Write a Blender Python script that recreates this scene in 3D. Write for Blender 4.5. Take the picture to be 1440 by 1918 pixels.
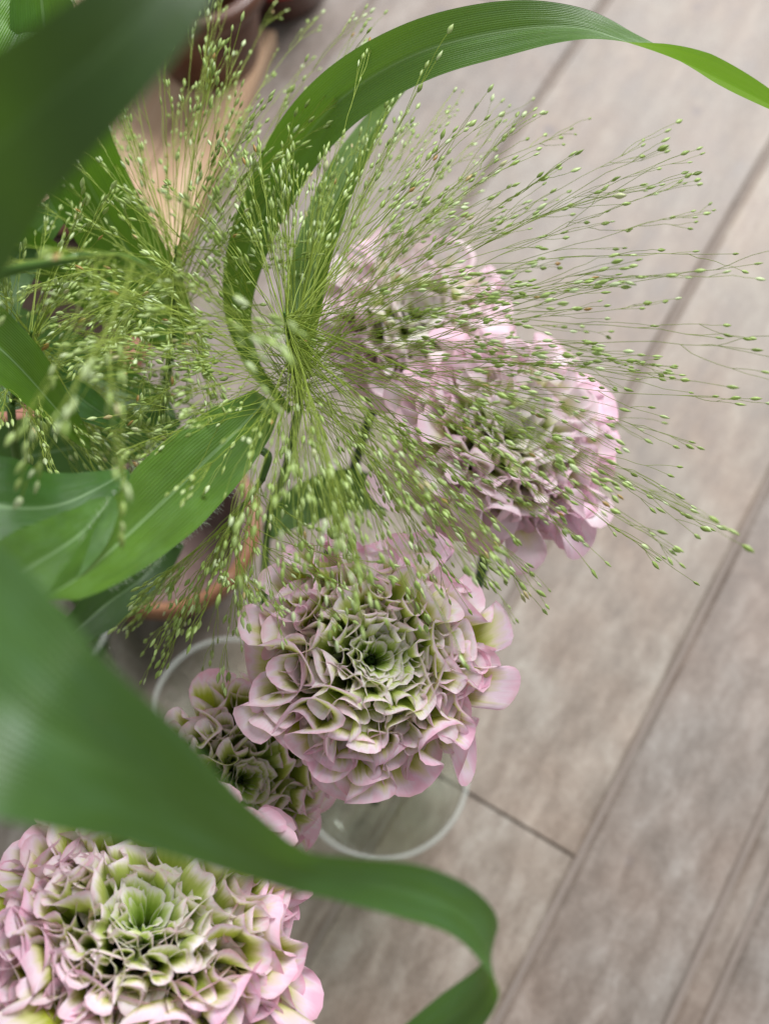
import bpy, math, random
import numpy as np
from mathutils import Vector, Matrix

S = bpy.context.scene
for o in list(bpy.data.objects):
    bpy.data.objects.remove(o)

# ------------------------------------------------------------------ camera
CAM_H, PITCH, HFOV = 0.60, math.radians(69), math.radians(40)
cam_d = bpy.data.cameras.new('camera')
cam = bpy.data.objects.new('camera', cam_d)
S.collection.objects.link(cam)
cam.location = (0, 0, CAM_H)
cam.rotation_euler = (math.pi / 2 - PITCH, 0, 0)
cam_d.sensor_fit = 'HORIZONTAL'
cam_d.sensor_width = 36
cam_d.lens = 18 / math.tan(HFOV / 2)
cam_d.clip_start = 0.01
cam_d.clip_end = 100
cam_d.dof.use_dof = True
cam_d.dof.focus_distance = 0.312
cam_d.dof.aperture_fstop = 11.0
S.camera = cam

# ------------------------------------------------------------------ light
W = bpy.data.worlds.new('World')
S.world = W
W.use_nodes = True
bg = W.node_tree.nodes['Background']
bg.inputs['Color'].default_value = (0.95, 0.97, 1.0, 1)
bg.inputs['Strength'].default_value = 0.50


def area(name, loc, target, sx, sy, power, col):
    l = bpy.data.lights.new(name, 'AREA')
    l.shape = 'RECTANGLE'
    l.size, l.size_y = sx, sy
    l.energy = power
    l.color = col
    o = bpy.data.objects.new(name, l)
    S.collection.objects.link(o)
    o.location = loc
    d = Vector(target) - Vector(loc)
    o.rotation_euler = d.to_track_quat('-Z', 'Y').to_euler()
    return o


area('window_light', (1.15, 2.5, 2.7), (0.0, 0.15, 0.2), 2.3, 2.0, 282, (0.975, 0.98, 1.0))
S.view_settings.view_transform = 'Standard'
S.view_settings.look = 'None'
S.view_settings.exposure = 0.0
S.view_settings.gamma = 1.0
S.cycles.max_bounces = 10
S.cycles.transparent_max_bounces = 48
S.cycles.use_denoising = True

# ------------------------------------------------------------------ helpers
TX = math.tan(HFOV / 2)
FWD = np.array([0, math.cos(PITCH), -math.sin(PITCH)])
UPV = np.array([0, math.sin(PITCH), math.cos(PITCH)])
RGT = np.array([1.0, 0, 0])
CAMP = np.array([0, 0, CAM_H])


def P(px, py, d):
    """point seen in the photograph at (px, py), d metres along the view axis"""
    return CAMP + d * (FWD + (px - 720) / 720 * TX * RGT - (py - 959) / 720 * TX * UPV)


def FP(px, py, z=0.0):
    r = FWD + (px - 720) / 720 * TX * RGT - (py - 959) / 720 * TX * UPV
    return CAMP + r * ((z - CAM_H) / r[2])


def unit(v):
    v = np.asarray(v, float)
    return v / (np.linalg.norm(v) + 1e-12)


def spline(pts, n):
    """Catmull-Rom through pts (k x m), n samples"""
    p = np.asarray(pts, float)
    p = np.vstack([2 * p[0] - p[1], p, 2 * p[-1] - p[-2]])
    k = len(p) - 3
    out = []
    for x in np.linspace(0, k - 1e-9, n):
        i = int(x)
        t = x - i
        a, b, c, d = p[i:i + 4]
        out.append(0.5 * (2 * b + (c - a) * t + (2 * a - 5 * b + 4 * c - d) * t * t + (3 * b - a - 3 * c + d) * t ** 3))
    return np.array(out)


class Geo:
    def __init__(self):
        self.v, self.f, self.uv, self.n = [], [], [], 0

    def add(self, v, f, uv=None):
        v = np.asarray(v, float)
        self.v.append(v)
        self.f += [tuple(i + self.n for i in q) for q in f]
        if uv is not None:
            self.uv.append(np.asarray(uv, float))
        self.n += len(v)

    def tube(self, pts, rad, sides=4, cap=True):
        pts = np.asarray(pts, float)
        n = len(pts)
        rad = np.broadcast_to(np.asarray(rad, float), (n,))
        T = np.gradient(pts, axis=0)
        T /= np.linalg.norm(T, axis=1)[:, None] + 1e-12
        m = unit(T.mean(0))
        ref = np.array([1.0, 0, 0]) if abs(m[0]) < 0.6 else np.array([0, 1.0, 0])
        A = np.cross(T, ref)
        A /= np.linalg.norm(A, axis=1)[:, None] + 1e-12
        B = np.cross(T, A)
        an = np.arange(sides) * 2 * math.pi / sides
        v = pts[:, None, :] + rad[:, None, None] * (np.cos(an)[None, :, None] * A[:, None, :] + np.sin(an)[None, :, None] * B[:, None, :])
        f = []
        for i in range(n - 1):
            for j in range(sides):
                k = (j + 1) % sides
                f.append((i * sides + j, i * sides + k, (i + 1) * sides + k, (i + 1) * sides + j))
        if cap:
            f.append(tuple(range(sides))[::-1])
            f.append(tuple((n - 1) * sides + j for j in range(sides)))
        self.add(v.reshape(-1, 3), f)

    def grid(self, V, uv):
        nu, nv = V.shape[:2]
        f = [(i * nv + j, (i + 1) * nv + j, (i + 1) * nv + j + 1, i * nv + j + 1) for i in range(nu - 1) for j in range(nv - 1)]
        self.add(V.reshape(-1, 3), f, uv.reshape(-1, 2))

    def lathe(self, prof, n=40, close=False, org=(0, 0, 0)):
        prof = np.asarray(prof, float)
        an = np.arange(n) * 2 * math.pi / n
        v = np.stack([prof[:, None, 0] * np.cos(an), prof[:, None, 0] * np.sin(an), np.repeat(prof[:, 1:2], n, 1)], -1) + np.asarray(org)
        m = len(prof)
        f = []
        for i in range(m if close else m - 1):
            i2 = (i + 1) % m
            for j in range(n):
                k = (j + 1) % n
                f.append((i * n + j, i * n + k, i2 * n + k, i2 * n + j))
        self.add(v.reshape(-1, 3), f)

    def mesh(self, name, smooth=True):
        me = bpy.data.meshes.new(name)
        v = np.vstack(self.v)
        me.from_pydata(v.tolist(), [], self.f)
        if self.uv:
            uv = np.vstack(self.uv)
            lay = me.uv_layers.new(name='UVMap')
            idx = np.empty(len(me.loops), dtype=np.int32)
            me.loops.foreach_get('vertex_index', idx)
            lay.data.foreach_set('uv', uv[idx].astype(np.float32).ravel())
        if smooth:
            me.polygons.foreach_set('use_smooth', np.ones(len(me.polygons), dtype=bool))
        me.update()
        return me


COL = S.collection


def link(name, me, mat=None, parent=None, color=None):
    o = bpy.data.objects.new(name, me)
    COL.objects.link(o)
    if mat and not me.materials:
        me.materials.append(mat)
    if parent is not None:
        o.parent = parent
        o.matrix_parent_inverse = Matrix.Identity(4)
    if color:
        o.color = color
    return o


def build(geo, name, mat, parent=None, smooth=True, color=None):
    return link(name, geo.mesh(name, smooth), mat, parent, color)


def thing(name, label, cat, loc=(0, 0, 0), group=None):
    o = bpy.data.objects.new(name, None)
    COL.objects.link(o)
    o.empty_display_size = 0.02
    o.location = loc
    o['label'] = label
    o['category'] = cat
    if group:
        o['group'] = group
    return o


# ------------------------------------------------------------------ materials
class Mat:
    def __init__(self, name):
        self.m = bpy.data.materials.new(name)
        self.m.use_nodes = True
        self.t = self.m.node_tree
        self.t.nodes.clear()
        self.out = self.n('ShaderNodeOutputMaterial')

    def n(self, kind, **kw):
        nd = self.t.nodes.new(kind)
        for k, v in kw.items():
            setattr(nd, k, v)
        return nd

    def l(self, a, b):
        self.t.links.new(a, b)

    def val(self, sock, v):
        if isinstance(v, bpy.types.NodeSocket):
            self.l(v, sock)
        elif v is not None:
            sock.default_value = v

    def math(self, op, a, b=None, c=None, clamp=False):
        nd = self.n('ShaderNodeMath', operation=op, use_clamp=clamp)
        self.val(nd.inputs[0], a)
        self.val(nd.inputs[1], b)
        self.val(nd.inputs[2], c)
        return nd.outputs[0]

    def noise(self, vec, scale, detail=3, rough=0.55, dist=0.0):
        nd = self.n('ShaderNodeTexNoise')
        if vec is not None:
            self.l(vec, nd.inputs['Vector'])
        nd.inputs['Scale'].default_value = scale
        nd.inputs['Detail'].default_value = detail
        nd.inputs['Roughness'].default_value = rough
        nd.inputs['Distortion'].default_value = dist
        return nd.outputs['Fac']

    def ramp(self, fac, stops, interp='LINEAR'):
        nd = self.n('ShaderNodeValToRGB')
        nd.color_ramp.interpolation = interp
        e = nd.color_ramp.elements
        while len(e) < len(stops):
            e.new(0.5)
        for k, (p, c) in zip(e, stops):
            k.position = p
            k.color = (c[0], c[1], c[2], 1)
        self.val(nd.inputs[0], fac)
        return nd.outputs['Color']

    def mix(self, fac, a, b, mode='MIX'):
        nd = self.n('ShaderNodeMix', data_type='RGBA', blend_type=mode)
        self.val(nd.inputs['Factor'], fac)
        for k, v in ((6, a), (7, b)):
            if isinstance(v, tuple):
                v = (v[0], v[1], v[2], 1)
            self.val(nd.inputs[k], v)
        return nd.outputs[2]

    def mapr(self, v, a, b, c, d):
        nd = self.n('ShaderNodeMapRange')
        self.val(nd.inputs['Value'], v)
        for k, x in zip(('From Min', 'From Max', 'To Min', 'To Max'), (a, b, c, d)):
            self.val(nd.inputs[k], x)
        return nd.outputs[0]

    def bump(self, h, strength=0.2, dist=0.001):
        nd = self.n('ShaderNodeBump')
        nd.inputs['Strength'].default_value = strength
        nd.inputs['Distance'].default_value = dist
        self.l(h, nd.inputs['Height'])
        return nd.outputs['Normal']

    def bsdf(self, color, rough=0.5, spec=0.5, normal=None, **kw):
        nd = self.n('ShaderNodeBsdfPrincipled')
        if isinstance(color, tuple):
            color = (color[0], color[1], color[2], 1)
        self.val(nd.inputs['Base Color'], color)
        self.val(nd.inputs['Roughness'], rough)
        nd.inputs['Specular IOR Level'].default_value = spec
        if normal is not None:
            self.l(normal, nd.inputs['Normal'])
        for k, v in kw.items():
            self.val(nd.inputs[k.replace('_', ' ')], v)
        return nd.outputs[0]

    def translucent(self, shader, color, fac):
        t = self.n('ShaderNodeBsdfTranslucent')
        if isinstance(color, tuple):
            color = (color[0], color[1], color[2], 1)
        self.val(t.inputs['Color'], color)
        mx = self.n('ShaderNodeMixShader')
        self.val(mx.inputs[0], fac)
        self.l(shader, mx.inputs[1])
        self.l(t.outputs[0], mx.inputs[2])
        return mx.outputs[0]

    def done(self, shader):
        self.l(shader, self.out.inputs['Surface'])
        return self.m


def mat_leaf():
    m = Mat('leaf_blade')
    uv = m.n('ShaderNodeTexCoord').outputs['UV']
    sp = m.n('ShaderNodeSeparateXYZ')
    m.l(uv, sp.inputs[0])
    u, v = sp.outputs[0], sp.outputs[1]
    mp = m.n('ShaderNodeMapping')
    mp.inputs['Scale'].default_value = (60, 2.0, 1)
    m.l(uv, mp.inputs['Vector'])
    streak = m.noise(mp.outputs[0], 1.0, 3, 0.6)
    mp2 = m.n('ShaderNodeMapping')
    mp2.inputs['Scale'].default_value = (5, 9, 1)
    m.l(uv, mp2.inputs['Vector'])
    blot = m.noise(mp2.outputs[0], 1.0, 4, 0.6)
    oi = m.n('ShaderNodeObjectInfo')
    col = m.mix(streak, (0.028, 0.092, 0.011), (0.072, 0.180, 0.021))
    col = m.mix(m.mapr(blot, 0.45, 0.75, 0, 0.55), col, (0.080, 0.185, 0.070))
    col = m.mix(1.0, col, oi.outputs['Color'], 'MULTIPLY')
    dist = m.math('ABSOLUTE', m.math('SUBTRACT', u, 0.5))
    rib = m.mapr(dist, 0.010, 0.030, 1, 0)
    col = m.mix(m.math('MULTIPLY', rib, m.math('MULTIPLY', oi.outputs['Alpha'], 0.6)), col, (0.30, 0.45, 0.22))
    veins = m.math('SINE', m.math('MULTIPLY', u, 170.0))
    h = m.math('ADD', m.math('MULTIPLY', veins, 0.5), m.math('MULTIPLY', streak, 1.6))
    col = m.mix(m.mapr(veins, 0.3, 1.0, 0, 0.22), col, (0.14, 0.24, 0.06))
    mp3 = m.n('ShaderNodeMapping')
    mp3.inputs['Scale'].default_value = (2.2, 3.5, 1)
    m.l(uv, mp3.inputs['Vector'])
    broad = m.noise(mp3.outputs[0], 1.0, 3, 0.6, 0.5)
    col = m.mix(m.mapr(broad, 0.40, 0.62, 0.42, 0), col, (0.020, 0.060, 0.010))
    col = m.mix(m.mapr(m.noise(mp2.outputs[0], 3.2, 3), 0.69, 0.74, 0, 0.5), col, (0.16, 0.13, 0.04))
    nrm = m.bump(h, 0.35, 0.0004)
    b = m.bsdf(col, 0.40, 0.55, nrm)
    tc = m.mix(streak, (0.12, 0.31, 0.010), (0.24, 0.48, 0.022))
    tc = m.mix(1.0, tc, oi.outputs['Color'], 'MULTIPLY')
    return m.done(m.translucent(b, tc, 0.30))


def mat_plain(name, col, rough=0.5, spec=0.4, var=0.25, scale=60, trans=None):
    m = Mat(name)
    ob = m.n('ShaderNodeTexCoord').outputs['Object']
    nz = m.noise(ob, scale, 4)
    c2 = tuple(x * (1 - var) for x in col)
    c3 = tuple(min(1, x * (1 + var)) for x in col)
    c = m.mix(nz, c2, c3)
    b = m.bsdf(c, rough, spec, m.bump(nz, 0.2, 0.0008))
    if trans:
        b = m.translucent(b, trans, 0.3)
    return m.done(b)


def mat_hair():
    m = Mat('grass_branch')
    g = m.n('ShaderNodeNewGeometry')
    c = m.mix(g.outputs['Random Per Island'], (0.17, 0.25, 0.020), (0.38, 0.48, 0.075))
    b = m.bsdf(c, 0.45, 0.4)
    return m.done(m.translucent(b, (0.32, 0.48, 0.06), 0.25))


def mat_spikelet():
    m = Mat('spikelet')
    g = m.n('ShaderNodeNewGeometry')
    oi = m.n('ShaderNodeObjectInfo')
    r = m.math('FRACT', m.math('ADD', g.outputs['Random Per Island'], oi.outputs['Random']))
    c = m.ramp(r, [(0.0, (0.18, 0.26, 0.035)), (0.35, (0.28, 0.40, 0.075)), (0.75, (0.40, 0.52, 0.17)), (0.965, (0.62, 0.72, 0.42)), (0.990, (0.36, 0.17, 0.03))])
    uv = m.n('ShaderNodeTexCoord').outputs['UV']
    sp = m.n('ShaderNodeSeparateXYZ')
    m.l(uv, sp.inputs[0])
    stripe = m.math('SINE', m.math('MULTIPLY', sp.outputs[0], 37.7))
    c = m.mix(m.mapr(stripe, 0.2, 1, 0, 0.35), c, (0.55, 0.64, 0.36))
    c = m.mix(m.mapr(sp.outputs[1], 0.8, 1.0, 0, 0.5), c, (0.16, 0.17, 0.04))
    b = m.bsdf(c, 0.4, 0.45)
    return m.done(m.translucent(b, (0.5, 0.62, 0.2), 0.22))


def mat_petal():
    """uv: x across the petal 0..1, y from root 0 to rim 1; object colour r: pinkness, g: greenness, b: paleness"""
    m = Mat('petal')
    tc = m.n('ShaderNodeTexCoord')
    sp = m.n('ShaderNodeSeparateXYZ')
    m.l(tc.outputs['UV'], sp.inputs[0])
    u, v = sp.outputs[0], sp.outputs[1]
    oi = m.n('ShaderNodeObjectInfo')
    oc = m.n('ShaderNodeSeparateColor')
    m.l(oi.outputs['Color'], oc.inputs[0])
    pink, green, pale = oc.outputs[0], oc.outputs[1], oc.outputs[2]
    t = m.math('MULTIPLY', m.math('ABSOLUTE', m.math('SUBTRACT', u, 0.5)), 2.0)
    t3 = m.math('POWER', t, 6.0)
    # distance in from the rim
    side = m.math('MULTIPLY', m.math('SUBTRACT', 1.0, t3), 1.15)
    tipd = m.math('SUBTRACT', 1.0, v)
    e = m.math('MINIMUM', side, tipd)
    mp = m.n('ShaderNodeMapping')
    mp.inputs['Scale'].default_value = (26, 1.6, 1)
    m.l(tc.outputs['UV'], mp.inputs['Vector'])
    add = m.n('ShaderNodeVectorMath', operation='ADD')
    rv = m.n('ShaderNodeCombineXYZ')
    m.l(m.math('MULTIPLY', oi.outputs['Random'], 50.0), rv.inputs[0])
    m.l(mp.outputs[0], add.inputs[0])
    m.l(rv.outputs[0], add.inputs[1])
    vein = m.noise(add.outputs[0], 1.0, 3, 0.6)
    big = m.noise(tc.outputs['Object'], 90, 2)
    e2 = m.math('ADD', e, m.math('ADD', m.math('MULTIPLY', m.math('SUBTRACT', vein, 0.5), 0.26), m.math('MULTIPLY', m.math('SUBTRACT', big, 0.5), 0.10)))
    e2 = m.math('MULTIPLY', e2, m.mapr(green, 0, 1, 0.55, 1.75))
    rimc = m.mix(pink, (0.86, 0.74, 0.77), (0.84, 0.48, 0.63))
    bodyc = m.mix(pink, (0.87, 0.84, 0.82), (0.86, 0.66, 0.78))
    midc = m.mix(pale, (0.68, 0.66, 0.32), (0.80, 0.81, 0.58))
    lime = m.mix(pale, (0.36, 0.42, 0.03), (0.60, 0.72, 0.22))
    deep = m.mix(pale, (0.18, 0.22, 0.010), (0.46, 0.64, 0.09))
    c = m.mix(m.mapr(e2, 0.0, 0.07, 0, 1), rimc, bodyc)
    c = m.mix(m.mapr(e2, 0.07, 0.17, 0, 1), c, midc)
    c = m.mix(m.mapr(e2, 0.15, 0.27, 0, 1), c, lime)
    c = m.mix(m.mapr(e2, 0.27, 0.52, 0, 1), c, deep)
    # thin crinkled rim, browned here and there
    rim = m.math('MULTIPLY', m.mapr(tipd, 0.0, 0.022, 1, 0), m.mapr(big, 0.45, 0.7, 0.05, 0.55))
    rim = m.math('MULTIPLY', rim, m.math('SUBTRACT', 1.0, pale))
    c = m.mix(rim, c, (0.62, 0.36, 0.34))
    h = m.math('ADD', vein, m.math('MULTIPLY', big, 0.5))
    nrm = m.bump(h, 0.45, 0.0007)
    b = m.bsdf(c, 0.48, 0.35, nrm, Sheen_Weight=0.12)
    return m.done(m.translucent(b, c, 0.46))


def mat_floor():
    m = Mat('floor_plank')
    g = m.n('ShaderNodeNewGeometry')
    oi = m.n('ShaderNodeObjectInfo')
    mp = m.n('ShaderNodeMapping')
    mp.inputs['Rotation'].default_value = (0, 0, -FLOOR_ANG)
    m.l(g.outputs['Position'], mp.inputs['Vector'])
    add = m.n('ShaderNodeVectorMath', operation='ADD')
    rv = m.n('ShaderNodeCombineXYZ')
    m.l(m.math('MULTIPLY', oi.outputs['Random'], 9.0), rv.inputs[2])
    m.l(mp.outputs[0], add.inputs[0])
    m.l(rv.outputs[0], add.inputs[1])
    p = add.outputs[0]
    st = m.n('ShaderNodeMapping')
    st.inputs['Scale'].default_value = (5, 45, 1)
    m.l(p, st.inputs['Vector'])
    st2 = m.n('ShaderNodeMapping')
    st2.inputs['Scale'].default_value = (36, 80, 1)
    m.l(p, st2.inputs['Vector'])
    streak = m.noise(st.outputs[0], 1.0, 5, 0.6, 0.6)
    blot = m.noise(st2.outputs[0], 1.0, 5, 0.62, 0.4)
    tint = m.noise(p, 17, 3)
    fine = m.noise(p, 420, 4, 0.7)
    f = m.math('ADD', m.math('MULTIPLY', streak, 0.30), m.math('MULTIPLY', blot, 0.70))
    f = m.math('ADD', f, m.math('MULTIPLY', m.math('SUBTRACT', fine, 0.5), 0.34))
    c = m.ramp(f, [(0.30, (0.215, 0.175, 0.138)), (0.43, (0.300, 0.252, 0.203)), (0.51, (0.365, 0.314, 0.258)), (0.59, (0.435, 0.386, 0.325)), (0.70, (0.54, 0.50, 0.43))])
    c = m.mix(m.mapr(tint, 0.35, 0.68, 0, 0.5), c, m.mix(1.0, c, (1.08, 0.90, 0.80), 'MULTIPLY'))
    c = m.mix(1.0, c, m.mix(oi.outputs['Random'], (0.525, 0.525, 0.55), (0.615, 0.605, 0.595)), 'MULTIPLY')
    spot = m.noise(p, 34, 1)
    c = m.mix(m.mapr(spot, 0.74, 0.80, 0, 0.55), c, (0.12, 0.10, 0.10))
    r = m.mapr(blot, 0.3, 0.7, 0.46, 0.62)
    b = m.bsdf(c, r, 0.42, m.bump(f, 0.25, 0.0012))
    return m.done(b)


def mat_glass(name='clear_glass', tint=(0.915, 0.930, 0.910), ior=1.45):
    """thin glass wall: what is behind shows through, tinted, and the surface mirrors by its Fresnel term"""
    m = Mat(name)
    tr = m.n('ShaderNodeBsdfTransparent')
    tr.inputs['Color'].default_value = (*tint, 1)
    gl = m.n('ShaderNodeBsdfGlossy')
    gl.inputs['Color'].default_value = (1, 1, 1, 1)
    gl.inputs['Roughness'].default_value = 0.03
    fr = m.n('ShaderNodeFresnel')
    fr.inputs['IOR'].default_value = ior
    mx = m.n('ShaderNodeMixShader')
    outer = m.math('SUBTRACT', 1.0, m.n('ShaderNodeNewGeometry').outputs['Backfacing'])
    m.l(m.math('MULTIPLY', fr.outputs[0], outer), mx.inputs[0])
    m.l(tr.outputs[0], mx.inputs[1])
    m.l(gl.outputs[0], mx.inputs[2])
    return m.done(mx.outputs[0])


def mat_rim():
    m = Mat('ground_glass_rim')
    b = m.bsdf((0.80, 0.83, 0.77), 0.2, 0.6)
    tr = m.n('ShaderNodeBsdfTransparent')
    mx = m.n('ShaderNodeMixShader')
    mx.inputs[0].default_value = 0.80
    m.l(b, mx.inputs[1])
    m.l(tr.outputs[0], mx.inputs[2])
    return m.done(mx.outputs[0])


def mat_water():
    return mat_glass('water', (0.975, 0.985, 0.965), 1.33)


def mat_clay(name, a, b_, rough, coat=0.0, sc=30):
    m = Mat(name)
    ob = m.n('ShaderNodeTexCoord').outputs['Object']
    n1 = m.noise(ob, sc, 5, 0.6)
    n2 = m.noise(ob, sc * 9, 4, 0.6)
    c = m.mix(n1, a, b_)
    if not coat:
        c = m.mix(m.mapr(n2, 0.55, 0.8, 0, 0.35), c, (0.55, 0.42, 0.34))
    b = m.bsdf(c, rough, 0.5, m.bump(n2, 0.2, 0.001), Coat_Weight=coat, Coat_Roughness=0.15)
    return m.done(b)


def mat_wood():
    m = Mat('tan_wood')
    ob = m.n('ShaderNodeTexCoord').outputs['Object']
    mp = m.n('ShaderNodeMapping')
    mp.inputs['Scale'].default_value = (3, 60, 20)
    m.l(ob, mp.inputs['Vector'])
    n1 = m.noise(mp.outputs[0], 1.5, 5, 0.6, 1.0)
    c = m.ramp(n1, [(0.3, (0.38, 0.235, 0.135)), (0.5, (0.50, 0.335, 0.21)), (0.7, (0.60, 0.44, 0.30))])
    return m.done(m.bsdf(c, 0.45, 0.4, m.bump(n1, 0.2, 0.001)))


# ------------------------------------------------------------------ floor
_a, _b = FP(930, 1918)[:2], FP(1440, 900)[:2]
FDIR = unit(_b - _a)
FLOOR_ANG = math.atan2(FDIR[1], FDIR[0])
FPERP = np.array([FDIR[1], -FDIR[0]])          # to the right of the seam
M_FLOOR = mat_floor()
M_GROUT = mat_plain('floor_joint', (0.20, 0.165, 0.14), 0.7, 0.3, 0.2, 40)
rng = random.Random(7)
g = Geo()
c0 = _a
sz = 2.5
q = [c0 + FDIR * x * sz + FPERP * y * sz for x, y in ((-1, -1), (-1, 1), (1, 1), (1, -1))]
g.add([(p[0], p[1], -0.0026) for p in q], [(0, 1, 2, 3)])
floor = build(g, 'floor', M_GROUT, smooth=False)
floor['kind'] = 'structure'


def off(px, py):
    p = FP(px, py)[:2] - c0
    return float(p @ FPERP), float(p @ FDIR)


s2, s3 = off(1255, 1918)[0], off(1325, 1918)[0]
sup = off(1005, 430)[0]
cross = off(1000, 1560)[1]
rows = [-1.02, -0.86, -0.71, -0.56, -0.41, -0.26, sup if -0.19 < sup < -0.04 else -0.10, 0.0, s2, s3, s3 + 0.085, s3 + 0.19, s3 + 0.29, s3 + 0.41, s3 + 0.52]


def plank(y0, y1, x0, x1):
    gap, ch, th = 0.0006, 0.0024, 0.006
    y0 += gap * 2.6; y1 -= gap * 2.6; x0 += gap * 0.4; x1 -= gap * 0.4
    vs = []
    for (dx, z) in ((0, -th), (0, -ch), (ch, 0.0)):
        for xx, yy in ((x0 + dx * 0.3, y0 + dx), (x1 - dx * 0.3, y0 + dx), (x1 - dx * 0.3, y1 - dx), (x0 + dx * 0.3, y1 - dx)):
            p = c0 + FDIR * xx + FPERP * yy
            vs.append((p[0], p[1], z))
    fs = [(8, 11, 10, 9)]
    for k in (0, 4):
        for j in range(4):
            j2 = (j + 1) % 4
            fs.append((k + j, k + 4 + j, k + 4 + j2, k + j2))
    gg = Geo()
    gg.add(vs, fs)
    o = build(gg, 'plank', M_FLOOR, floor, smooth=False)


for i in range(len(rows) - 1):
    y0, y1 = rows[i], rows[i + 1]
    L = rng.uniform(0.9, 1.2)
    x = -1.0 - rng.uniform(0, 0.5)
    if abs(y1) < 1e-6:
        x = cross - 2 * 1.1
        L = 1.1
    while x < 1.7:
        if x + L > -0.75:
            plank(y0, y1, x, x + L)
        x += L

# ------------------------------------------------------------------ things on the floor behind
M_GLASS, M_WATER = mat_glass(), mat_water()
M_GRIM = mat_rim()
M_LEAF, M_HAIR, M_SPK, M_PETAL = mat_leaf(), mat_hair(), mat_spikelet(), mat_petal()
M_STEM = mat_plain('green_stem', (0.085, 0.17, 0.03), 0.45, 0.4, 0.35, 120, (0.2, 0.35, 0.04))
M_DSTEM = mat_plain('dark_stem', (0.045, 0.085, 0.02), 0.5, 0.4, 0.3, 120)
M_BROWN = mat_clay('brown_glaze', (0.045, 0.015, 0.007), (0.13, 0.048, 0.02), 0.4, 0.15)
M_DBROWN = mat_clay('dark_brown_glaze', (0.05, 0.022, 0.016), (0.14, 0.06, 0.04), 0.35, 0.4)
M_TERRA = mat_clay('terracotta', (0.26, 0.105, 0.07), (0.36, 0.165, 0.115), 0.7)
M_MAUVE = mat_clay('mauve_clay', (0.085, 0.05, 0.043), (0.14, 0.088, 0.074), 0.65)
M_RIM = mat_clay('brown_rim', (0.17, 0.07, 0.03), (0.28, 0.13, 0.06), 0.5)
M_SOIL = mat_plain('potting_soil', (0.035, 0.024, 0.017), 0.95, 0.1, 0.6, 220)
M_WOOD = mat_wood()
M_FUZZ = mat_plain('pale_fuzz', (0.55, 0.62, 0.48), 0.5, 0.3, 0.1, 50, (0.6, 0.7, 0.5))
M_RED = mat_plain('red_paper', (0.45, 0.03, 0.03), 0.6, 0.3, 0.2, 50)


def pot(name, label, cat, fp, r, h, mat, rim_mat=None, soil=True, taper=0.72):
    t = thing(name, label, cat, tuple(fp))
    g = Geo()
    rb = r * taper
    w = 0.006
    prof = [(0.0005, 0), (rb - 0.004, 0), (rb, 0.004), (r * 0.5 + rb * 0.5, h * 0.5), (r, h - 0.001), (r - w * 0.5, h), (r - w, h - 0.002), (rb * 0.55 + r * 0.45 - w, h * 0.45), (rb - w, 0.008), (0.0005, 0.008)]
    g.lathe(prof, 56)
    build(g, 'wall', mat, t)
    g = Geo()
    rr = 0.0045
    an = np.linspace(0, 2 * math.pi, 9)[:-1]
    g.lathe([(r + 0.0015 + rr * 1.0 * math.cos(a), h - 0.006 + 1.8 * rr * math.sin(a)) for a in an], 56, True)
    build(g, 'rim', rim_mat or mat, t)
    if soil:
        g = Geo()
        rs = random.Random(3)
        rad = np.linspace(0.0005, r - w - 0.002, 10)
        g.lathe([(x, h * 0.82 + rs.uniform(-0.002, 0.002)) for x in rad], 40)
        build(g, 'soil', M_SOIL, t)
    return t


pot('brown_pot', 'glossy brown glazed pot standing on the pale floor behind the grass', 'pot', FP(400, 130), 0.042, 0.085, M_BROWN, soil=False, taper=0.8)
t = pot('dark_brown_pot', 'dark brown glazed pot with a red paper band behind the glossy brown pot', 'pot', FP(520, -25), 0.045, 0.075, M_DBROWN, soil=False, taper=0.85)
g = Geo()
g.lathe([(0.0448, 0.030), (0.0456, 0.038), (0.0463, 0.046)], 48)
build(g, 'paper_band', M_RED, t)

# tan wooden board lying flat
bd = thing('wooden_board', 'tan wooden board lying flat on the floor at the brown pots', 'board', tuple(FP(150, 380)))
ang = FLOOR_ANG + math.radians(14)
for k in range(4):
    g = Geo()
    y0 = -0.085 + k * 0.0425
    x0, x1, yy0, yy1, z1, c = -0.20, 0.17, y0, y0 + 0.0415, 0.016, 0.0015
    vs = []
    for dx, z in ((0, 0.001), (0, z1 - c), (c, z1)):
        vs += [(x0 + dx, yy0 + dx, z), (x1 - dx, yy0 + dx, z), (x1 - dx, yy1 - dx, z), (x0 + dx, yy1 - dx, z)]
    fs = [(8, 9, 10, 11), (3, 2, 1, 0)]
    for q in (0, 4):
        for j in range(4):
            j2 = (j + 1) % 4
            fs.append((q + j, q + j2, q + 4 + j2, q + 4 + j))
    g.add(vs, fs)
    build(g, 'board_strip', M_WOOD, bd, smooth=False)
bd.rotation_euler = (0, 0, ang)

pot('terracotta_pot', 'wide reddish terracotta pot under the left grass blades', 'pot', FP(120, 690), 0.070, 0.075, M_TERRA)
pot('clay_bowl', 'low mauve clay bowl with a brown rim beside the glass vases', 'bowl', FP(335, 1030), 0.048, 0.046, M_MAUVE, M_RIM, soil=False, taper=0.8)


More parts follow.
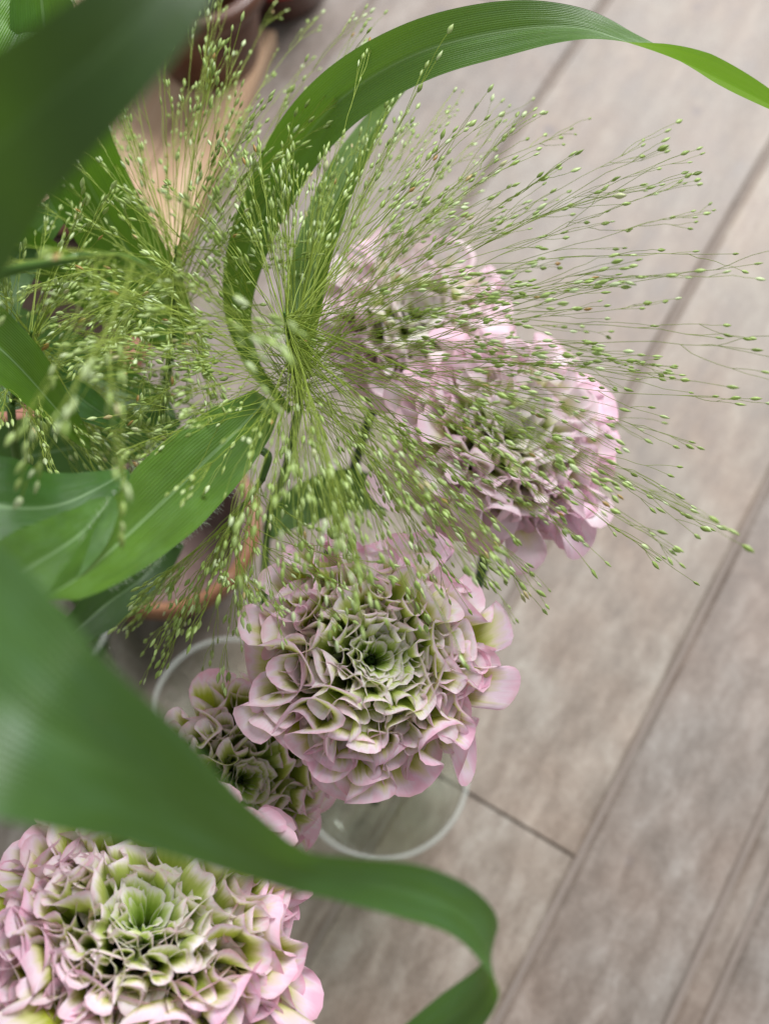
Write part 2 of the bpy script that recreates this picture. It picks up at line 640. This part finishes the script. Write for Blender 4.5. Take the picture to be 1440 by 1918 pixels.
def vase(label, base, r0, r1, h, water):
    t = thing('glass_vase', label, 'vase', (base[0], base[1], 0.0006), 'clear glass vases')
    w = 0.0028
    g = Geo()
    hs = np.linspace(0, 1, 12)
    outer = [(r0 + (r1 - r0) * (x ** 1.3), h * x) for x in hs]
    outer = [(0.0005, 0.0), (r0 - 0.004, 0.0), (r0 - 0.001, 0.0012), (r0, 0.004)] + outer[1:]
    inner = [(r0 + (r1 - r0) * (x ** 1.3) - w, h * x) for x in hs if h * x > 0.016][::-1]
    prof = outer[:-1] + [(r1, h - 0.001), (r1 - w * 0.3, h + 0.0006), (r1 - w * 0.7, h + 0.0006), (r1 - w, h - 0.001)] + inner[1:] + [(r0 - w - 0.001, 0.014), (r0 - w - 0.005, 0.0115), (0.0005, 0.0115)]
    g.lathe(prof, 72)
    build(g, 'glass', M_GLASS, t)
    g = Geo()
    an = np.linspace(0, 2 * math.pi, 9)[:-1]
    g.lathe([(r1 - w * 0.5 + 0.0015 * math.cos(a), h + 0.0016 + 0.0013 * math.sin(a)) for a in an], 72, True)
    build(g, 'rim', M_GRIM, t)
    g = Geo()
    e = 0.0004
    wh = 0.0125 + water
    pw = [(0.0005, 0.0122), (r0 - w - 0.006, 0.0122)]
    for z in np.linspace(0.016, wh, 8):
        x = z / h
        pw.append((r0 + (r1 - r0) * (x ** 1.3) - w - e, z))
    pw.append((0.0005, wh - 0.0006))
    g.lathe(pw, 64)
    build(g, 'water', M_WATER, t)
    return t


VA, VB, VE = FP(716, 1492), FP(478, 1402), FP(190, 1250)
vase('clear glass vase holding the large open pink flower', VA, 0.036, 0.040, 0.115, 0.06)
vase('slender flared glass vase standing behind the half hidden pink flower', VB, 0.026, 0.036, 0.110, 0.06)
vase('clear glass vase under the broad blurred grass blades', VE, 0.032, 0.037, 0.120, 0.07)


# ------------------------------------------------------------------ grass blades
def blade(parent, pts, seed=0, n=70, m=13, color=(1, 1, 1, 1), cup=0.18, wave=0.03, tip=True, root=False, twist_noise=0):
    """pts: (px, py, depth, width_in_photo_px, roll_degrees); roll 0 faces the camera"""
    rs = np.random.RandomState(seed)
    A = np.array(pts, float)
    C = np.array([P(*p[:3]) for p in pts])
    cen = spline(C, n)
    wid = np.interp(np.linspace(0, len(pts) - 1, n), range(len(pts)), [p[3] / 720 * TX * p[2] for p in pts])
    ker = np.ones(7) / 7
    wid = np.convolve(np.pad(wid, 3, 'edge'), ker, 'valid')
    roll = spline(np.array([[p[4]] for p in pts]), n)[:, 0]
    if tip:
        k = max(4, int(n * 0.12))
        wid[-k:] *= np.sqrt(np.linspace(1, 0.0, k))
    T = np.gradient(cen, axis=0)
    T /= np.linalg.norm(T, axis=1)[:, None]
    view = cen - CAMP
    view /= np.linalg.norm(view, axis=1)[:, None]
    side = np.cross(T, view)
    side /= np.linalg.norm(side, axis=1)[:, None] + 1e-9
    fr = np.cross(side, T)                        # towards or away from the camera
    r = np.radians(roll)[:, None]
    ac = np.cos(r) * side + np.sin(r) * fr
    nm = np.cross(T, ac)
    t = np.linspace(-1, 1, m)
    s = np.linspace(0, 1, n)
    ph = rs.uniform(0, 6.28, 4)
    edge = np.sin(s * 31 + ph[0]) * 0.6 + np.sin(s * 17 + ph[1])
    edge2 = np.sin(s * 27 + ph[2]) * 0.6 + np.sin(s * 14 + ph[3])
    V = np.zeros((n, m, 3))
    uv = np.zeros((n, m, 2))
    for j, tj in enumerate(t):
        wv = (edge if tj > 0 else edge2) * wave * abs(tj) ** 2
        h = cup * (abs(tj) ** 1.4) + wv - 0.05 * color[3] * math.exp(-(tj / 0.06) ** 2)
        V[:, j] = cen + (ac * (tj * 0.5 * wid)[:, None]) * (1 - 0.12 * abs(tj) * cup * 2) + nm * (h * 0.5 * wid)[:, None]
        uv[:, j, 0] = 0.5 + 0.5 * tj
        uv[:, j, 1] = s
    g = Geo()
    g.grid(V, uv)
    return build(g, 'leaf', M_LEAF, parent, color=color)


def stem(parent, pts, r0=0.0016, r1=0.0011, mat=None, name='stem', n=40, sides=10):
    g = Geo()
    c = spline(np.array(pts), n)
    rad = np.linspace(r0, r1, n)
    g.tube(c, rad, sides)
    o = build(g, name, mat or M_STEM, parent)
    return o


# one spikelet: a pointed ovoid of two glumes, root at origin, along +Z, length 1
def spikelet_geo():
    prof = [(0.0, 0.04), (0.10, 0.09), (0.30, 0.155), (0.52, 0.160), (0.74, 0.105), (0.92, 0.04), (1.0, 0.004)]
    v, f, uv = [], [], []
    n = 6
    for k, (z, r) in enumerate(prof):
        for j in range(n):
            a = 2 * math.pi * j / n
            rr = r * (1.0 if j % 3 else 1.18)
            v.append((rr * math.cos(a) * 1.08, rr * math.sin(a) * 0.9, z))
            uv.append((j / n, z))
    for k in range(len(prof) - 1):
        for j in range(n):
            j2 = (j + 1) % n
            f.append((k * n + j, k * n + j2, (k + 1) * n + j2, (k + 1) * n + j))
    return np.array(v), f, np.array(uv)


SPV, SPF, SPUV = spikelet_geo()
_g = Geo()
_g.add(SPV, SPF, SPUV)
SPK_MESH = _g.mesh('spikelet')
SPK_MESH.materials.append(M_SPK)


def rot_to(d, roll):
    return Vector(d).to_track_quat('Z', 'Y').to_matrix().to_4x4() @ Matrix.Rotation(roll, 4, 'Z')


def panicle(parent, rachis, specs, seed, keep=300, spk=0.0030, rr=(0.0010, 0.0004), hair=0.00015, subs=(4, 8)):
    rs = np.random.RandomState(seed)
    R = spline(np.array([P(*p) for p in rachis]), 24)
    g = Geo()
    g.tube(R, np.linspace(rr[0], rr[1], 24), 8)
    build(g, 'rachis', M_STEM, parent)
    axis = unit(R[-1] - R[0])
    spikes = []
    branches = []
    for sp in specs:
        cx, cy = sp.get('c', rachis[len(rachis) // 2][:2])
        for _ in range(sp['n']):
            ph = math.radians(rs.uniform(*sp['phi']))
            lo, hi = sp['R']
            rad = lo + (hi - lo) * rs.rand() ** sp.get('pow', 0.8)
            d = rs.uniform(*sp['d'])
            tip = P(cx + rad * math.cos(ph), cy + rad * math.sin(ph), d)
            st = R[int(np.clip(rs.uniform(*sp.get('at', (0, 1))) * 23, 0, 23))]
            Lg = np.linalg.norm(tip - st)
            ctrl = st + (tip - st) * 0.45 + axis * Lg * rs.uniform(0.02, 0.16) + np.array([0, 0, 1]) * Lg * sp.get('arch', 0.05)
            x = np.linspace(0, 1, 18)[:, None]
            C = (1 - x) ** 2 * st + 2 * x * (1 - x) * ctrl + x ** 2 * tip
            wob = np.cumsum(rs.normal(0, 1, (18, 3)), axis=0)
            wob -= x * wob[-1]
            C = C + wob * Lg * 0.0028
            gg = Geo()
            gg.tube(C, np.linspace(hair * 1.15, hair * 0.6, 18), 3, False)
            tips = [(C[-1], unit(C[-1] - C[-3]))]
            for k in range(rs.randint(subs[0], subs[1])):
                s = rs.uniform(0.42, 0.97) if k else rs.uniform(0.8, 0.95)
                i = min(int(s * 17), 16)
                p = C[i] + (C[i + 1] - C[i]) * (s * 17 - i)
                T = unit(C[i + 1] - C[i])
                perp = unit(np.cross(T, rs.normal(0, 1, 3)))
                a = math.radians(rs.uniform(7, 24))
                D = unit(T * math.cos(a) + perp * math.sin(a))
                l = Lg * rs.uniform(0.10, 0.26) * (1.3 - 0.6 * s)
                l = max(l, 0.008)
                y = np.linspace(0, 1, 8)[:, None]
                Q = p + D * l * y + (T - D) * l * 0.35 * y ** 2 + np.array([0, 0, -1]) * l * sp.get('sag', 0.08) * y ** 2
                w2 = np.cumsum(rs.normal(0, 1, (8, 3)), axis=0) * l * 0.011
                w2[0] = 0
                Q = Q + w2
                gg.tube(Q, np.linspace(hair * 0.75, hair * 0.5, 8), 3, False)
                tips.append((Q[-1], unit(Q[-1] - Q[-3])))
                if rs.rand() < 0.45:
                    b = rs.randint(3, 6)
                    T2 = unit(Q[b + 1] - Q[b])
                    D2 = unit(T2 + unit(np.cross(T2, rs.normal(0, 1, 3))) * rs.uniform(0.25, 0.6))
                    l2 = max(l * rs.uniform(0.15, 0.4), 0.004)
                    y = np.linspace(0, 1, 5)[:, None]
                    Q2 = Q[b] + D2 * l2 * y + (T2 - D2) * l2 * 0.3 * y ** 2
                    gg.tube(Q2, np.linspace(hair * 0.65, hair * 0.5, 5), 3, False)
                    tips.append((Q2[-1], unit(Q2[-1] - Q2[-2])))
            br = build(gg, 'branch', M_HAIR, parent)
            for p, dr in tips:
                spikes.append((p, dr, br, rs.uniform(0.72, 1.2) * spk, rs.uniform(0, 6.28), rs.uniform(0.8, 1.15)))
    # the spikelets that show largest are parts of their branch, the others one mass
    spikes.sort(key=lambda q: np.linalg.norm(q[0] - CAMP))
    for p, dr, br, sc, ro, fat in spikes[:keep]:
        o = link('spikelet', SPK_MESH, None, br)
        o.matrix_basis = Matrix.Translation(Vector(p)) @ rot_to(dr, ro) @ Matrix.Diagonal((sc * fat, sc * fat, sc, 1))
    rest = spikes[keep:]
    if rest:
        g = Geo()
        for p, dr, br, sc, ro, fat in rest:
            M = np.array(rot_to(dr, ro))[:3, :3]
            g.add((SPV * np.array([sc * fat, sc * fat, sc])) @ M.T + p, SPF, SPUV)
        o = build(g, 'spikelet_mass', M_SPK, parent)
        o['kind'] = 'stuff'


def V3(p, dx=0, dy=0, z=0):
    return np.array([p[0] + dx, p[1] + dy, z])


def grass(label, base):
    # an Empty at the origin of the plant; parts are given in world coordinates
    t = thing('panic_grass', label, 'grass', (0, 0, 0), 'cut stems of panic grass')
    t['kind'] = 'thing'
    return t


# main open panicle
t = grass('panic grass with a wide open airy panicle fanning over the pink flowers', VB)
stem(t, [V3(VB, 0.010, 0.006, 0.0135), V3(VB, 0.016, 0.016, 0.11), P(500, 1000, 0.46), P(535, 880, 0.40), P(560, 765, 0.352)], 0.0022, 0.0015)
panicle(t, [(560, 765, 0.352), (550, 675, 0.325), (532, 585, 0.300)], [
    dict(n=66, phi=(-42, 34), R=(330, 800), d=(0.275, 0.36), arch=0.05, at=(0, 1)),
    dict(n=8, phi=(-28, 22), R=(780, 900), d=(0.25, 0.34), arch=0.04, pow=1.0, at=(0, 1)),
    dict(n=46, phi=(-82, -42), R=(280, 640), d=(0.30, 0.40), arch=0.02, at=(0, 1)),
    dict(n=30, phi=(-110, -80), R=(180, 420), d=(0.30, 0.38), arch=0.02, at=(0, 1)),
    dict(n=40, phi=(30, 62), R=(250, 640), d=(0.25, 0.35), arch=0.09, sag=0.2, at=(0, 1)),
    dict(n=34, phi=(62, 112), R=(150, 480), d=(0.22, 0.31), arch=0.10, sag=0.3, at=(0.2, 1)),
    dict(n=60, phi=(112, 250), R=(140, 420), d=(0.25, 0.36), arch=0.05, at=(0, 1)),
], 11)
blade(t, [(545, 770, 0.37, 14, 30), (475, 680, 0.385, 34, 30), (448, 580, 0.38, 60, 26), (465, 470, 0.37, 86, 22), (515, 350, 0.36, 100, 18), (580, 245, 0.347, 112, 14), (670, 160, 0.335, 116, 12), (800, 92, 0.325, 114, 14), (955, 55, 0.32, 108, 22), (1080, 50, 0.315, 78, 40), (1185, 80, 0.31, 60, 76), (1270, 110, 0.305, 80, 106), (1370, 158, 0.30, 115, 116), (1500, 225, 0.30, 120, 118)], 2, n=120, color=(1.2, 1.1, 1.05, 1), cup=0.22)
blade(t, [(562, 700, 0.36, 46, 20), (572, 580, 0.37, 82, 25), (600, 450, 0.375, 92, 30), (648, 330, 0.38, 84, 38), (715, 215, 0.385, 54, 50), (770, 150, 0.385, 38, 60), (818, 98, 0.385, 20, 62)], 3, n=80, color=(1.25, 1.05, 0.5, 1), cup=0.3)

blade(t, [(500, 1000, 0.46, 30, 0), (560, 950, 0.465, 80, 0), (650, 920, 0.47, 90, 10), (760, 935, 0.475, 50, 15)], 4, color=(1.3, 1.2, 1.6, 1))

# upright panicle standing behind to the left
t = grass('panic grass with a narrow upright panicle before the brown pot', VE)
stem(t, [V3(VE, 0.008, 0.004, 0.0135), V3(VE, 0.014, 0.018, 0.12), P(270, 900, 0.46), P(310, 720, 0.40), P(325, 620, 0.37)], 0.0021, 0.0014)
panicle(t, [(325, 620, 0.37), (325, 540, 0.36), (330, 460, 0.35)], [
    dict(n=60, phi=(-115, -48), R=(220, 620), d=(0.33, 0.43), arch=0.0, at=(0, 1)),
    dict(n=16, phi=(-190, -112), R=(120, 400), d=(0.30, 0.40), arch=0.03),
    dict(n=16, phi=(-62, 30), R=(120, 320), d=(0.32, 0.40), arch=0.03),
    dict(n=42, phi=(60, 200), R=(80, 300), d=(0.30, 0.40), arch=0.05, sag=0.2),
], 23)
blade(t, [(345, 640, 0.40, 70, 10), (290, 540, 0.395, 120, 12), (215, 430, 0.385, 150, 10), (150, 310, 0.37, 160, 5), (110, 190, 0.355, 150, 0), (85, 60, 0.34, 130, 0), (70, -80, 0.33, 100, 0)], 5, n=80, color=(1.25, 1.25, 0.8, 1), cup=0.15)

# drooping panicle below
t = grass('panic grass with a drooping panicle hanging toward the glass vases', VE)
stem(t, [V3(VE, 0.012, -0.006, 0.0135), V3(VE, 0.020, 0.004, 0.12), P(330, 1010, 0.44), P(440, 860, 0.36), P(500, 850, 0.345), P(490, 900, 0.345)], 0.0020, 0.0012)
panicle(t, [(490, 900, 0.345), (455, 950, 0.34), (425, 1000, 0.335)], [
    dict(n=24, phi=(95, 142), R=(110, 330), d=(0.29, 0.36), arch=0.02, sag=0.25, c=(445, 960)),
    dict(n=10, phi=(60, 95), R=(80, 260), d=(0.28, 0.34), arch=0.02, sag=0.25, c=(445, 960)),
    dict(n=8, phi=(20, 60), R=(80, 300), d=(0.28, 0.34), arch=0.05, sag=0.2, c=(470, 930)),
], 37, hair=0.00016)
LEAF6 = blade(t, [(500, 745, 0.335, 60, -20), (455, 795, 0.32, 118, -15), (385, 862, 0.30, 158, -8), (305, 940, 0.275, 168, 0), (220, 1020, 0.25, 135, 8), (150, 1080, 0.232, 86, 12), (85, 1120, 0.22, 30, 12)], 7, n=90, color=(1.4, 1.2, 0.9, 1), cup=0.16, wave=0.02)

blade(t, [(330, 1010, 0.44, 40, 10), (270, 1080, 0.43, 80, 10), (190, 1140, 0.41, 90, 10), (90, 1230, 0.39, 40, 10)], 8, color=(0.45, 0.55, 0.4, 1))

rsf = np.random.RandomState(4)
me6 = LEAF6.data
g = Geo()
nn6, mm6 = 90, 13
for k in range(300):
    i = rsf.randint(4, 70)
    j = 0 if rsf.rand() < 0.5 else mm6 - 1
    a = np.array(me6.vertices[i * mm6 + j].co)
    b_ = np.array(me6.vertices[(i + 1) * mm6 + j].co)
    inn = np.array(me6.vertices[i * mm6 + (2 if j == 0 else mm6 - 3)].co)
    p0 = a + (b_ - a) * rsf.rand()
    dv = unit(unit(a - inn) + rsf.normal(0, 0.35, 3)) * rsf.uniform(0.0008, 0.0020)
    g.tube(np.array([p0, p0 + dv * 0.5, p0 + dv + np.array([0, 0, -0.0003])]), [0.000028, 0.000024, 0.000015], 3, False)
fz = build(g, 'leaf_fuzz', M_FUZZ, LEAF6)
fz['kind'] = 'stuff'

# dense panicle on the left
t = grass('panic grass with a dense tangled panicle over the terracotta pot', VE)
stem(t, [V3(VE, -0.010, 0.008, 0.0135), V3(VE, -0.014, 0.016, 0.12), P(60, 1000, 0.44), P(30, 850, 0.38), P(20, 760, 0.355)], 0.0021, 0.0014)
panicle(t, [(20, 770, 0.36), (40, 690, 0.345), (60, 620, 0.33)], [
    dict(n=34, phi=(-100, 0), R=(120, 380), d=(0.29, 0.38), arch=0.03),
    dict(n=22, phi=(-150, -100), R=(80, 260), d=(0.28, 0.36), arch=0.03),
    dict(n=46, phi=(0, 60), R=(150, 420), d=(0.33, 0.42), arch=0.04),
    dict(n=14, phi=(60, 140), R=(80, 240), d=(0.27, 0.35), arch=0.06, sag=0.2),
], 41)
blade(t, [(330, 640, 0.42, 60, 30), (200, 560, 0.40, 84, 30), (80, 480, 0.385, 90, 25), (-60, 400, 0.37, 80, 20)], 9, color=(0.9, 0.9, 0.5, 1))
blade(t, [(-60, 600, 0.30, 130, 10), (30, 680, 0.31, 110, 15), (110, 770, 0.325, 70, 30), (170, 840, 0.34, 26, 40)], 10, color=(1.3, 1.15, 0.5, 1))
blade(t, [(40, 690, 0.36, 50, 0), (110, 715, 0.35, 70, -10), (170, 760, 0.345, 66, -15), (235, 800, 0.34, 26, -20)], 12, color=(1.0, 1.15, 1.5, 1))

blade(t, [(-60, 600, 0.43, 120, 0), (80, 660, 0.43, 130, 5), (200, 720, 0.43, 110, 5), (330, 790, 0.43, 60, 10)], 61, color=(0.75, 0.8, 0.4, 1))
blade(t, [(-60, 880, 0.41, 150, 0), (80, 850, 0.41, 150, 0), (220, 820, 0.41, 110, 5), (340, 790, 0.41, 40, 10)], 62, color=(0.6, 0.7, 0.4, 1))
blade(t, [(20, 770, 0.36, 40, 0), (-10, 620, 0.37, 90, 10), (20, 500, 0.38, 100, 10), (100, 400, 0.385, 60, 20), (190, 330, 0.39, 14, 20)], 63, color=(0.9, 0.95, 0.5, 1))

# near panicle with a broad blade crossing above
t = grass('panic grass with a few large hanging spikelets under a broad dark blurred blade', VE)
stem(t, [V3(VE, -0.004, -0.010, 0.0135), V3(VE, -0.006, -0.004, 0.12), P(-40, 1150, 0.36), P(-130, 760, 0.26), P(-40, 540, 0.25), P(150, 480, 0.245)], 0.0020, 0.0010)
panicle(t, [(150, 480, 0.245), (230, 480, 0.24), (300, 510, 0.235)], [
    dict(n=9, phi=(75, 135), R=(130, 430), d=(0.19, 0.235), arch=0.08, sag=0.3, c=(240, 520)),
    dict(n=5, phi=(0, 75), R=(120, 330), d=(0.20, 0.24), arch=0.06, sag=0.3, c=(300, 500)),
    dict(n=4, phi=(140, 200), R=(120, 280), d=(0.20, 0.25), arch=0.06, sag=0.2, c=(220, 500)),
], 53, subs=(2, 5), spk=0.0033)
blade(t, [(-190, 520, 0.150, 330, 10), (-60, 330, 0.138, 300, 5), (60, 215, 0.130, 250, 0), (180, 110, 0.128, 215, -5), (300, -10, 0.130, 180, -10), (400, -150, 0.135, 120, -10)], 14, color=(0.42, 0.42, 0.20, 0.3), cup=0.10, wave=0.01)

# blade-only stem whose broad leaf sweeps across the front
t = grass('panic grass stem whose broad pale blade sweeps and curls across the front', VE)
stem(t, [V3(VE, 0.0, 0.012, 0.0135), V3(VE, -0.010, 0.004, 0.12), P(-60, 1300, 0.33), P(-170, 1180, 0.2), P(-230, 1060, 0.155)], 0.0022, 0.0015)
blade(t, [(-230, 1060, 0.150, 330, 0), (-100, 1215, 0.138, 430, 0), (25, 1330, 0.132, 395, 0), (130, 1395, 0.134, 325, 0), (262, 1462, 0.142, 245, -4), (413, 1556, 0.156, 142, -10), (545, 1624, 0.172, 88, -28), (640, 1643, 0.180, 90, -26), (765, 1668, 0.190, 106, -8), (858, 1705, 0.197, 96, 10), (910, 1762, 0.203, 96, 48), (916, 1828, 0.208, 100, 118), (868, 1888, 0.212, 108, 150), (785, 1940, 0.216, 96, 165), (680, 1990, 0.22, 60, 170)], 16, n=150, m=17, color=(0.92, 0.88, 1.25, 0.15), cup=0.16, wave=0.014)
blade(t, [(-80, 930, 0.235, 190, 10), (20, 950, 0.24, 190, 12), (110, 945, 0.25, 140, 20), (190, 910, 0.26, 80, 35), (240, 880, 0.27, 30, 40)], 17, color=(0.6, 0.75, 0.55, 1))
blade(t, [(-60, 1130, 0.21, 150, 0), (60, 1060, 0.225, 150, 0), (150, 1000, 0.24, 110, 10), (210, 930, 0.255, 46, 30)], 18, color=(1.15, 1.05, 0.9, 1))
blade(t, [(60, 10, 0.34, 100, 0), (20, 90, 0.335, 120, 0), (-40, 230, 0.33, 130, 0)], 19, color=(1.6, 1.7, 0.5, 1), tip=False)

# ------------------------------------------------------------------ ranunculus flowers
def bez(a, b, c, d, t):
    t = t[:, None]
    return (1 - t) ** 3 * a + 3 * (1 - t) ** 2 * t * b + 3 * (1 - t) * t * t * c + t ** 3 * d


def petal_geo(rs, R, u, phi, nu=18, nv=65, ruff=1.0, freq=1.0):
    """u 0 inner .. 1 outer; local flower axis +Z"""
    jit = lambda a: rs.uniform(-a, a)
    rim_r = R * (0.09 + 0.84 * u ** 0.85) * (1 + jit(0.12 - 0.07 * u))
    dome = 0.30 - 0.02 * u - 0.60 * max(0, u - 0.40) ** 1.4 - 0.75 * max(0, 0.32 - u) ** 1.2
    rim_z = R * (dome + jit(0.03 + 0.12 * u))
    root_r = R * (0.03 + 0.20 * u)
    root_z = R * (-0.40 - 0.12 * u)
    a = np.array([root_r, root_z])
    d = np.array([rim_r, rim_z])
    b = a + np.array([0.35 * (rim_r - root_r), 0.45 * (rim_z - root_z)])
    fl = (0.15 + 0.23 * u) * R
    lean = rs.uniform(0.0, 0.42) * u + 0.35 * max(0, u - 0.75) + 0.9 * max(0, 0.5 - u)
    c = d - np.array([fl * (0.15 + lean), fl * (1.0 - 0.35 * u)])
    s = np.linspace(0, 1, nu) ** 0.80
    cl = bez(a, b, c, d, s)
    T = np.gradient(cl, axis=0)
    T /= np.linalg.norm(T, axis=1)[:, None]
    N = np.stack([T[:, 1], -T[:, 0]], 1)           # outward side
    width = R * (0.15 + 0.40 * u ** 0.7) * (1 + jit(0.32))
    t = np.sin(np.linspace(-math.pi / 2, math.pi / 2, nv))
    f1 = rs.uniform(1.6, 3.3) * freq
    f2 = rs.uniform(2.4, 3.6)
    p1, p2, p3, p4 = rs.uniform(0, 6.28, 4)
    amp = R * (0.014 + 0.105 * u ** 0.8) * ruff * rs.uniform(0.6, 1.5)
    roll = amp * rs.uniform(0.2, 1.1)
    V = np.zeros((nu, nv, 3))
    UV = np.zeros((nu, nv, 2))
    skew = jit(0.5)
    meander = rs.uniform(0.3, 0.7)
    for j, tj in enumerate(t):
        Lt = 0.50 + 0.50 * math.sqrt(max(0, 1 - abs(tj) ** 2.6)) + 0.045 * math.sin(5 * tj + p3) + 0.014 * math.sin(17 * tj + p2)
        sj = s * Lt
        cr = np.stack([np.interp(sj, s, cl[:, k]) for k in (0, 1)], 1)
        nn = np.stack([np.interp(sj, s, N[:, k]) for k in (0, 1)], 1)
        th = math.pi * f1 * tj + p1 + 0.7 * math.sin(1.7 * tj + p3)
        ruf = amp * s ** 2.2 * math.sin(th) + amp * 0.13 * s ** 5 * math.sin(math.pi * f2 * 1.5 * tj + p2)
        cup = -0.22 * width * tj * tj * s                                           # sides lean in
        out = roll * s ** 8 * (0.65 + 0.6 * math.sin(3 * tj + p3))                    # rolled rim
        rr = cr[:, 0] + nn[:, 0] * (ruf + out) + cup * 0.6
        zz = cr[:, 1] + nn[:, 1] * (ruf + out * 1.3) + amp * 0.30 * s ** 2 * math.cos(th * 0.8 + p2)
        wprof = 0.22 + 0.78 * np.sin(math.pi * 0.5 * np.clip(s * 1.2, 0, 1))
        lat = tj * width * wprof * (1 - 0.22 * abs(tj)) + skew * width * 0.3 * s
        lat = lat - meander * amp * s ** 3 * math.sin(2 * th)
        ang = phi + lat / np.maximum(rr, R * 0.08 + 0.35 * width)
        V[:, j, 0] = rr * np.cos(ang)
        V[:, j, 1] = rr * np.sin(ang)
        V[:, j, 2] = zz
        UV[:, j, 0] = 0.5 + 0.5 * tj
        UV[:, j, 1] = s
    g = Geo()
    g.grid(V, UV)
    return g


def flower(label, px, py, d, R, tilt, n, seed, stem_pts, pink=0.5, green=0.5, pale=0.3, ruff=1.0, freq=1.0):
    rs = np.random.RandomState(seed)
    pos = P(px, py, d)
    ax = unit(unit(CAMP - pos) + tilt[0] * RGT + tilt[1] * UPV)
    t = thing('ranunculus', label, 'flower', tuple(pos), 'pink and green ranunculus flowers')
    q = Vector(ax).to_track_quat('Z', 'Y')
    t.rotation_euler = q.to_euler()
    ga = math.pi * (3 - math.sqrt(5))
    ph0 = rs.uniform(0, 6.28)
    for i in range(n):
        u = ((i + 0.5) / n)
        u = 0.07 + 0.93 * u ** 0.66
        g = petal_geo(rs, R, u, ph0 + i * ga + rs.uniform(-0.2, 0.2), nv=65 if u > 0.3 else 41, ruff=ruff, freq=freq)
        pk = min(1, max(0, pink * (0.0 + 1.25 * u) + rs.uniform(-0.22, 0.25)))
        gr = min(1, max(0, green + 0.10 + 0.35 * (0.35 - u) + rs.uniform(-0.18, 0.18)))
        pl = min(1, max(0, pale + 1.2 * (0.42 - u) + rs.uniform(-0.15, 0.15)))
        build(g, 'petal', M_PETAL, t, color=(pk, gr, pl, 1))
    for i in range(18):
        u = 0.02 + 0.16 * (i / 17)
        g = petal_geo(rs, R, u, i * ga * 1.03, nu=9, nv=13, ruff=0.5)
        build(g, 'petal', M_PETAL, t, color=(0.0, min(1, green + 0.15 + rs.uniform(-0.1, 0.2)), 1, 1))
    # heart of the flower
    g = Geo()
    g.lathe([(0.0004, -0.12 * R), (0.025 * R, -0.13 * R), (0.04 * R, -0.17 * R), (0.05 * R, -0.24 * R), (0.05 * R, -0.40 * R), (0.0004, -0.45 * R)], 14)
    build(g, 'heart', M_DSTEM, t)
    # green receptacle with sepals beneath
    g = Geo()
    g.lathe([(0.002, -0.66 * R), (0.10 * R, -0.60 * R), (0.20 * R, -0.53 * R), (0.22 * R, -0.47 * R), (0.02 * R, -0.40 * R)], 20)
    build(g, 'receptacle', M_STEM, t)
    # stem, brought into the local frame
    inv = t.rotation_euler.to_matrix().inverted()
    pts = [np.array([0, 0, -0.58 * R]), np.array([0, 0, -0.95 * R])]
    for p in stem_pts:
        pts.append(np.array(inv @ (Vector(p) - Vector(pos))))
    stem(t, pts, 0.0022, 0.0026, M_DSTEM)
    return t


PXF = lambda px, d: px / 720 * TX * d
flower('large open pink ranunculus with a pale green heart above a glass vase', 702, 1232, 0.322, PXF(232, 0.322), (0.22, 0.12), 84, 5,
       [V3(VA, 0.004, 0.01, 0.16), V3(VA, -0.004, -0.004, 0.0135)], 0.72, 0.72, 0.5, 1.75, 0.78)
flower('pink ranunculus whitened as if washed out by light under the right hand grass branches', 955, 815, 0.378, PXF(222, 0.378), (0.32, 0.40), 74, 8,
       [P(900, 1080, 0.46), V3(VA, 0.012, 0.012, 0.13), V3(VA, 0.002, 0.004, 0.0135)], 0.55, 0.04, 0.7, 1.5, 0.75)  # petal colour whitened to stand in for washed-out light from above
flower('pink ranunculus paled to look brightly lit behind the heart of the airy grass', 775, 588, 0.43, PXF(182, 0.43), (0.15, 0.45), 62, 12,
       [P(690, 790, 0.475), P(605, 1060, 0.515), V3(VB, 0.016, 0.004, 0.12), V3(VB, 0.004, 0.002, 0.0135)], 0.35, 0.0, 0.9, 1.5, 0.75)  # green left out and petals paled, overexposed light put into their colour
flower('olive green pink ranunculus half hidden behind the broad blurred blade', 458, 1462, 0.340, PXF(190, 0.340), (0.30, -0.05), 56, 15,
       [V3(VB, 0.002, -0.012, 0.14), V3(VB, 0.0, -0.006, 0.0135)], 0.65, 0.8, 0.5, 1.7, 0.72)
flower('wide ruffled pink ranunculus with a lime green eye below the curling blade', 272, 1722, 0.285, PXF(312, 0.285), (0.08, 0.66), 110, 22,
       [P(420, 1560, 0.40), V3(VB, 0.0, -0.014, 0.13), V3(VB, -0.006, 0.0, 0.0135)], 0.75, 0.74, 0.35, 1.6, 0.85)

print('objects', len(bpy.data.objects))
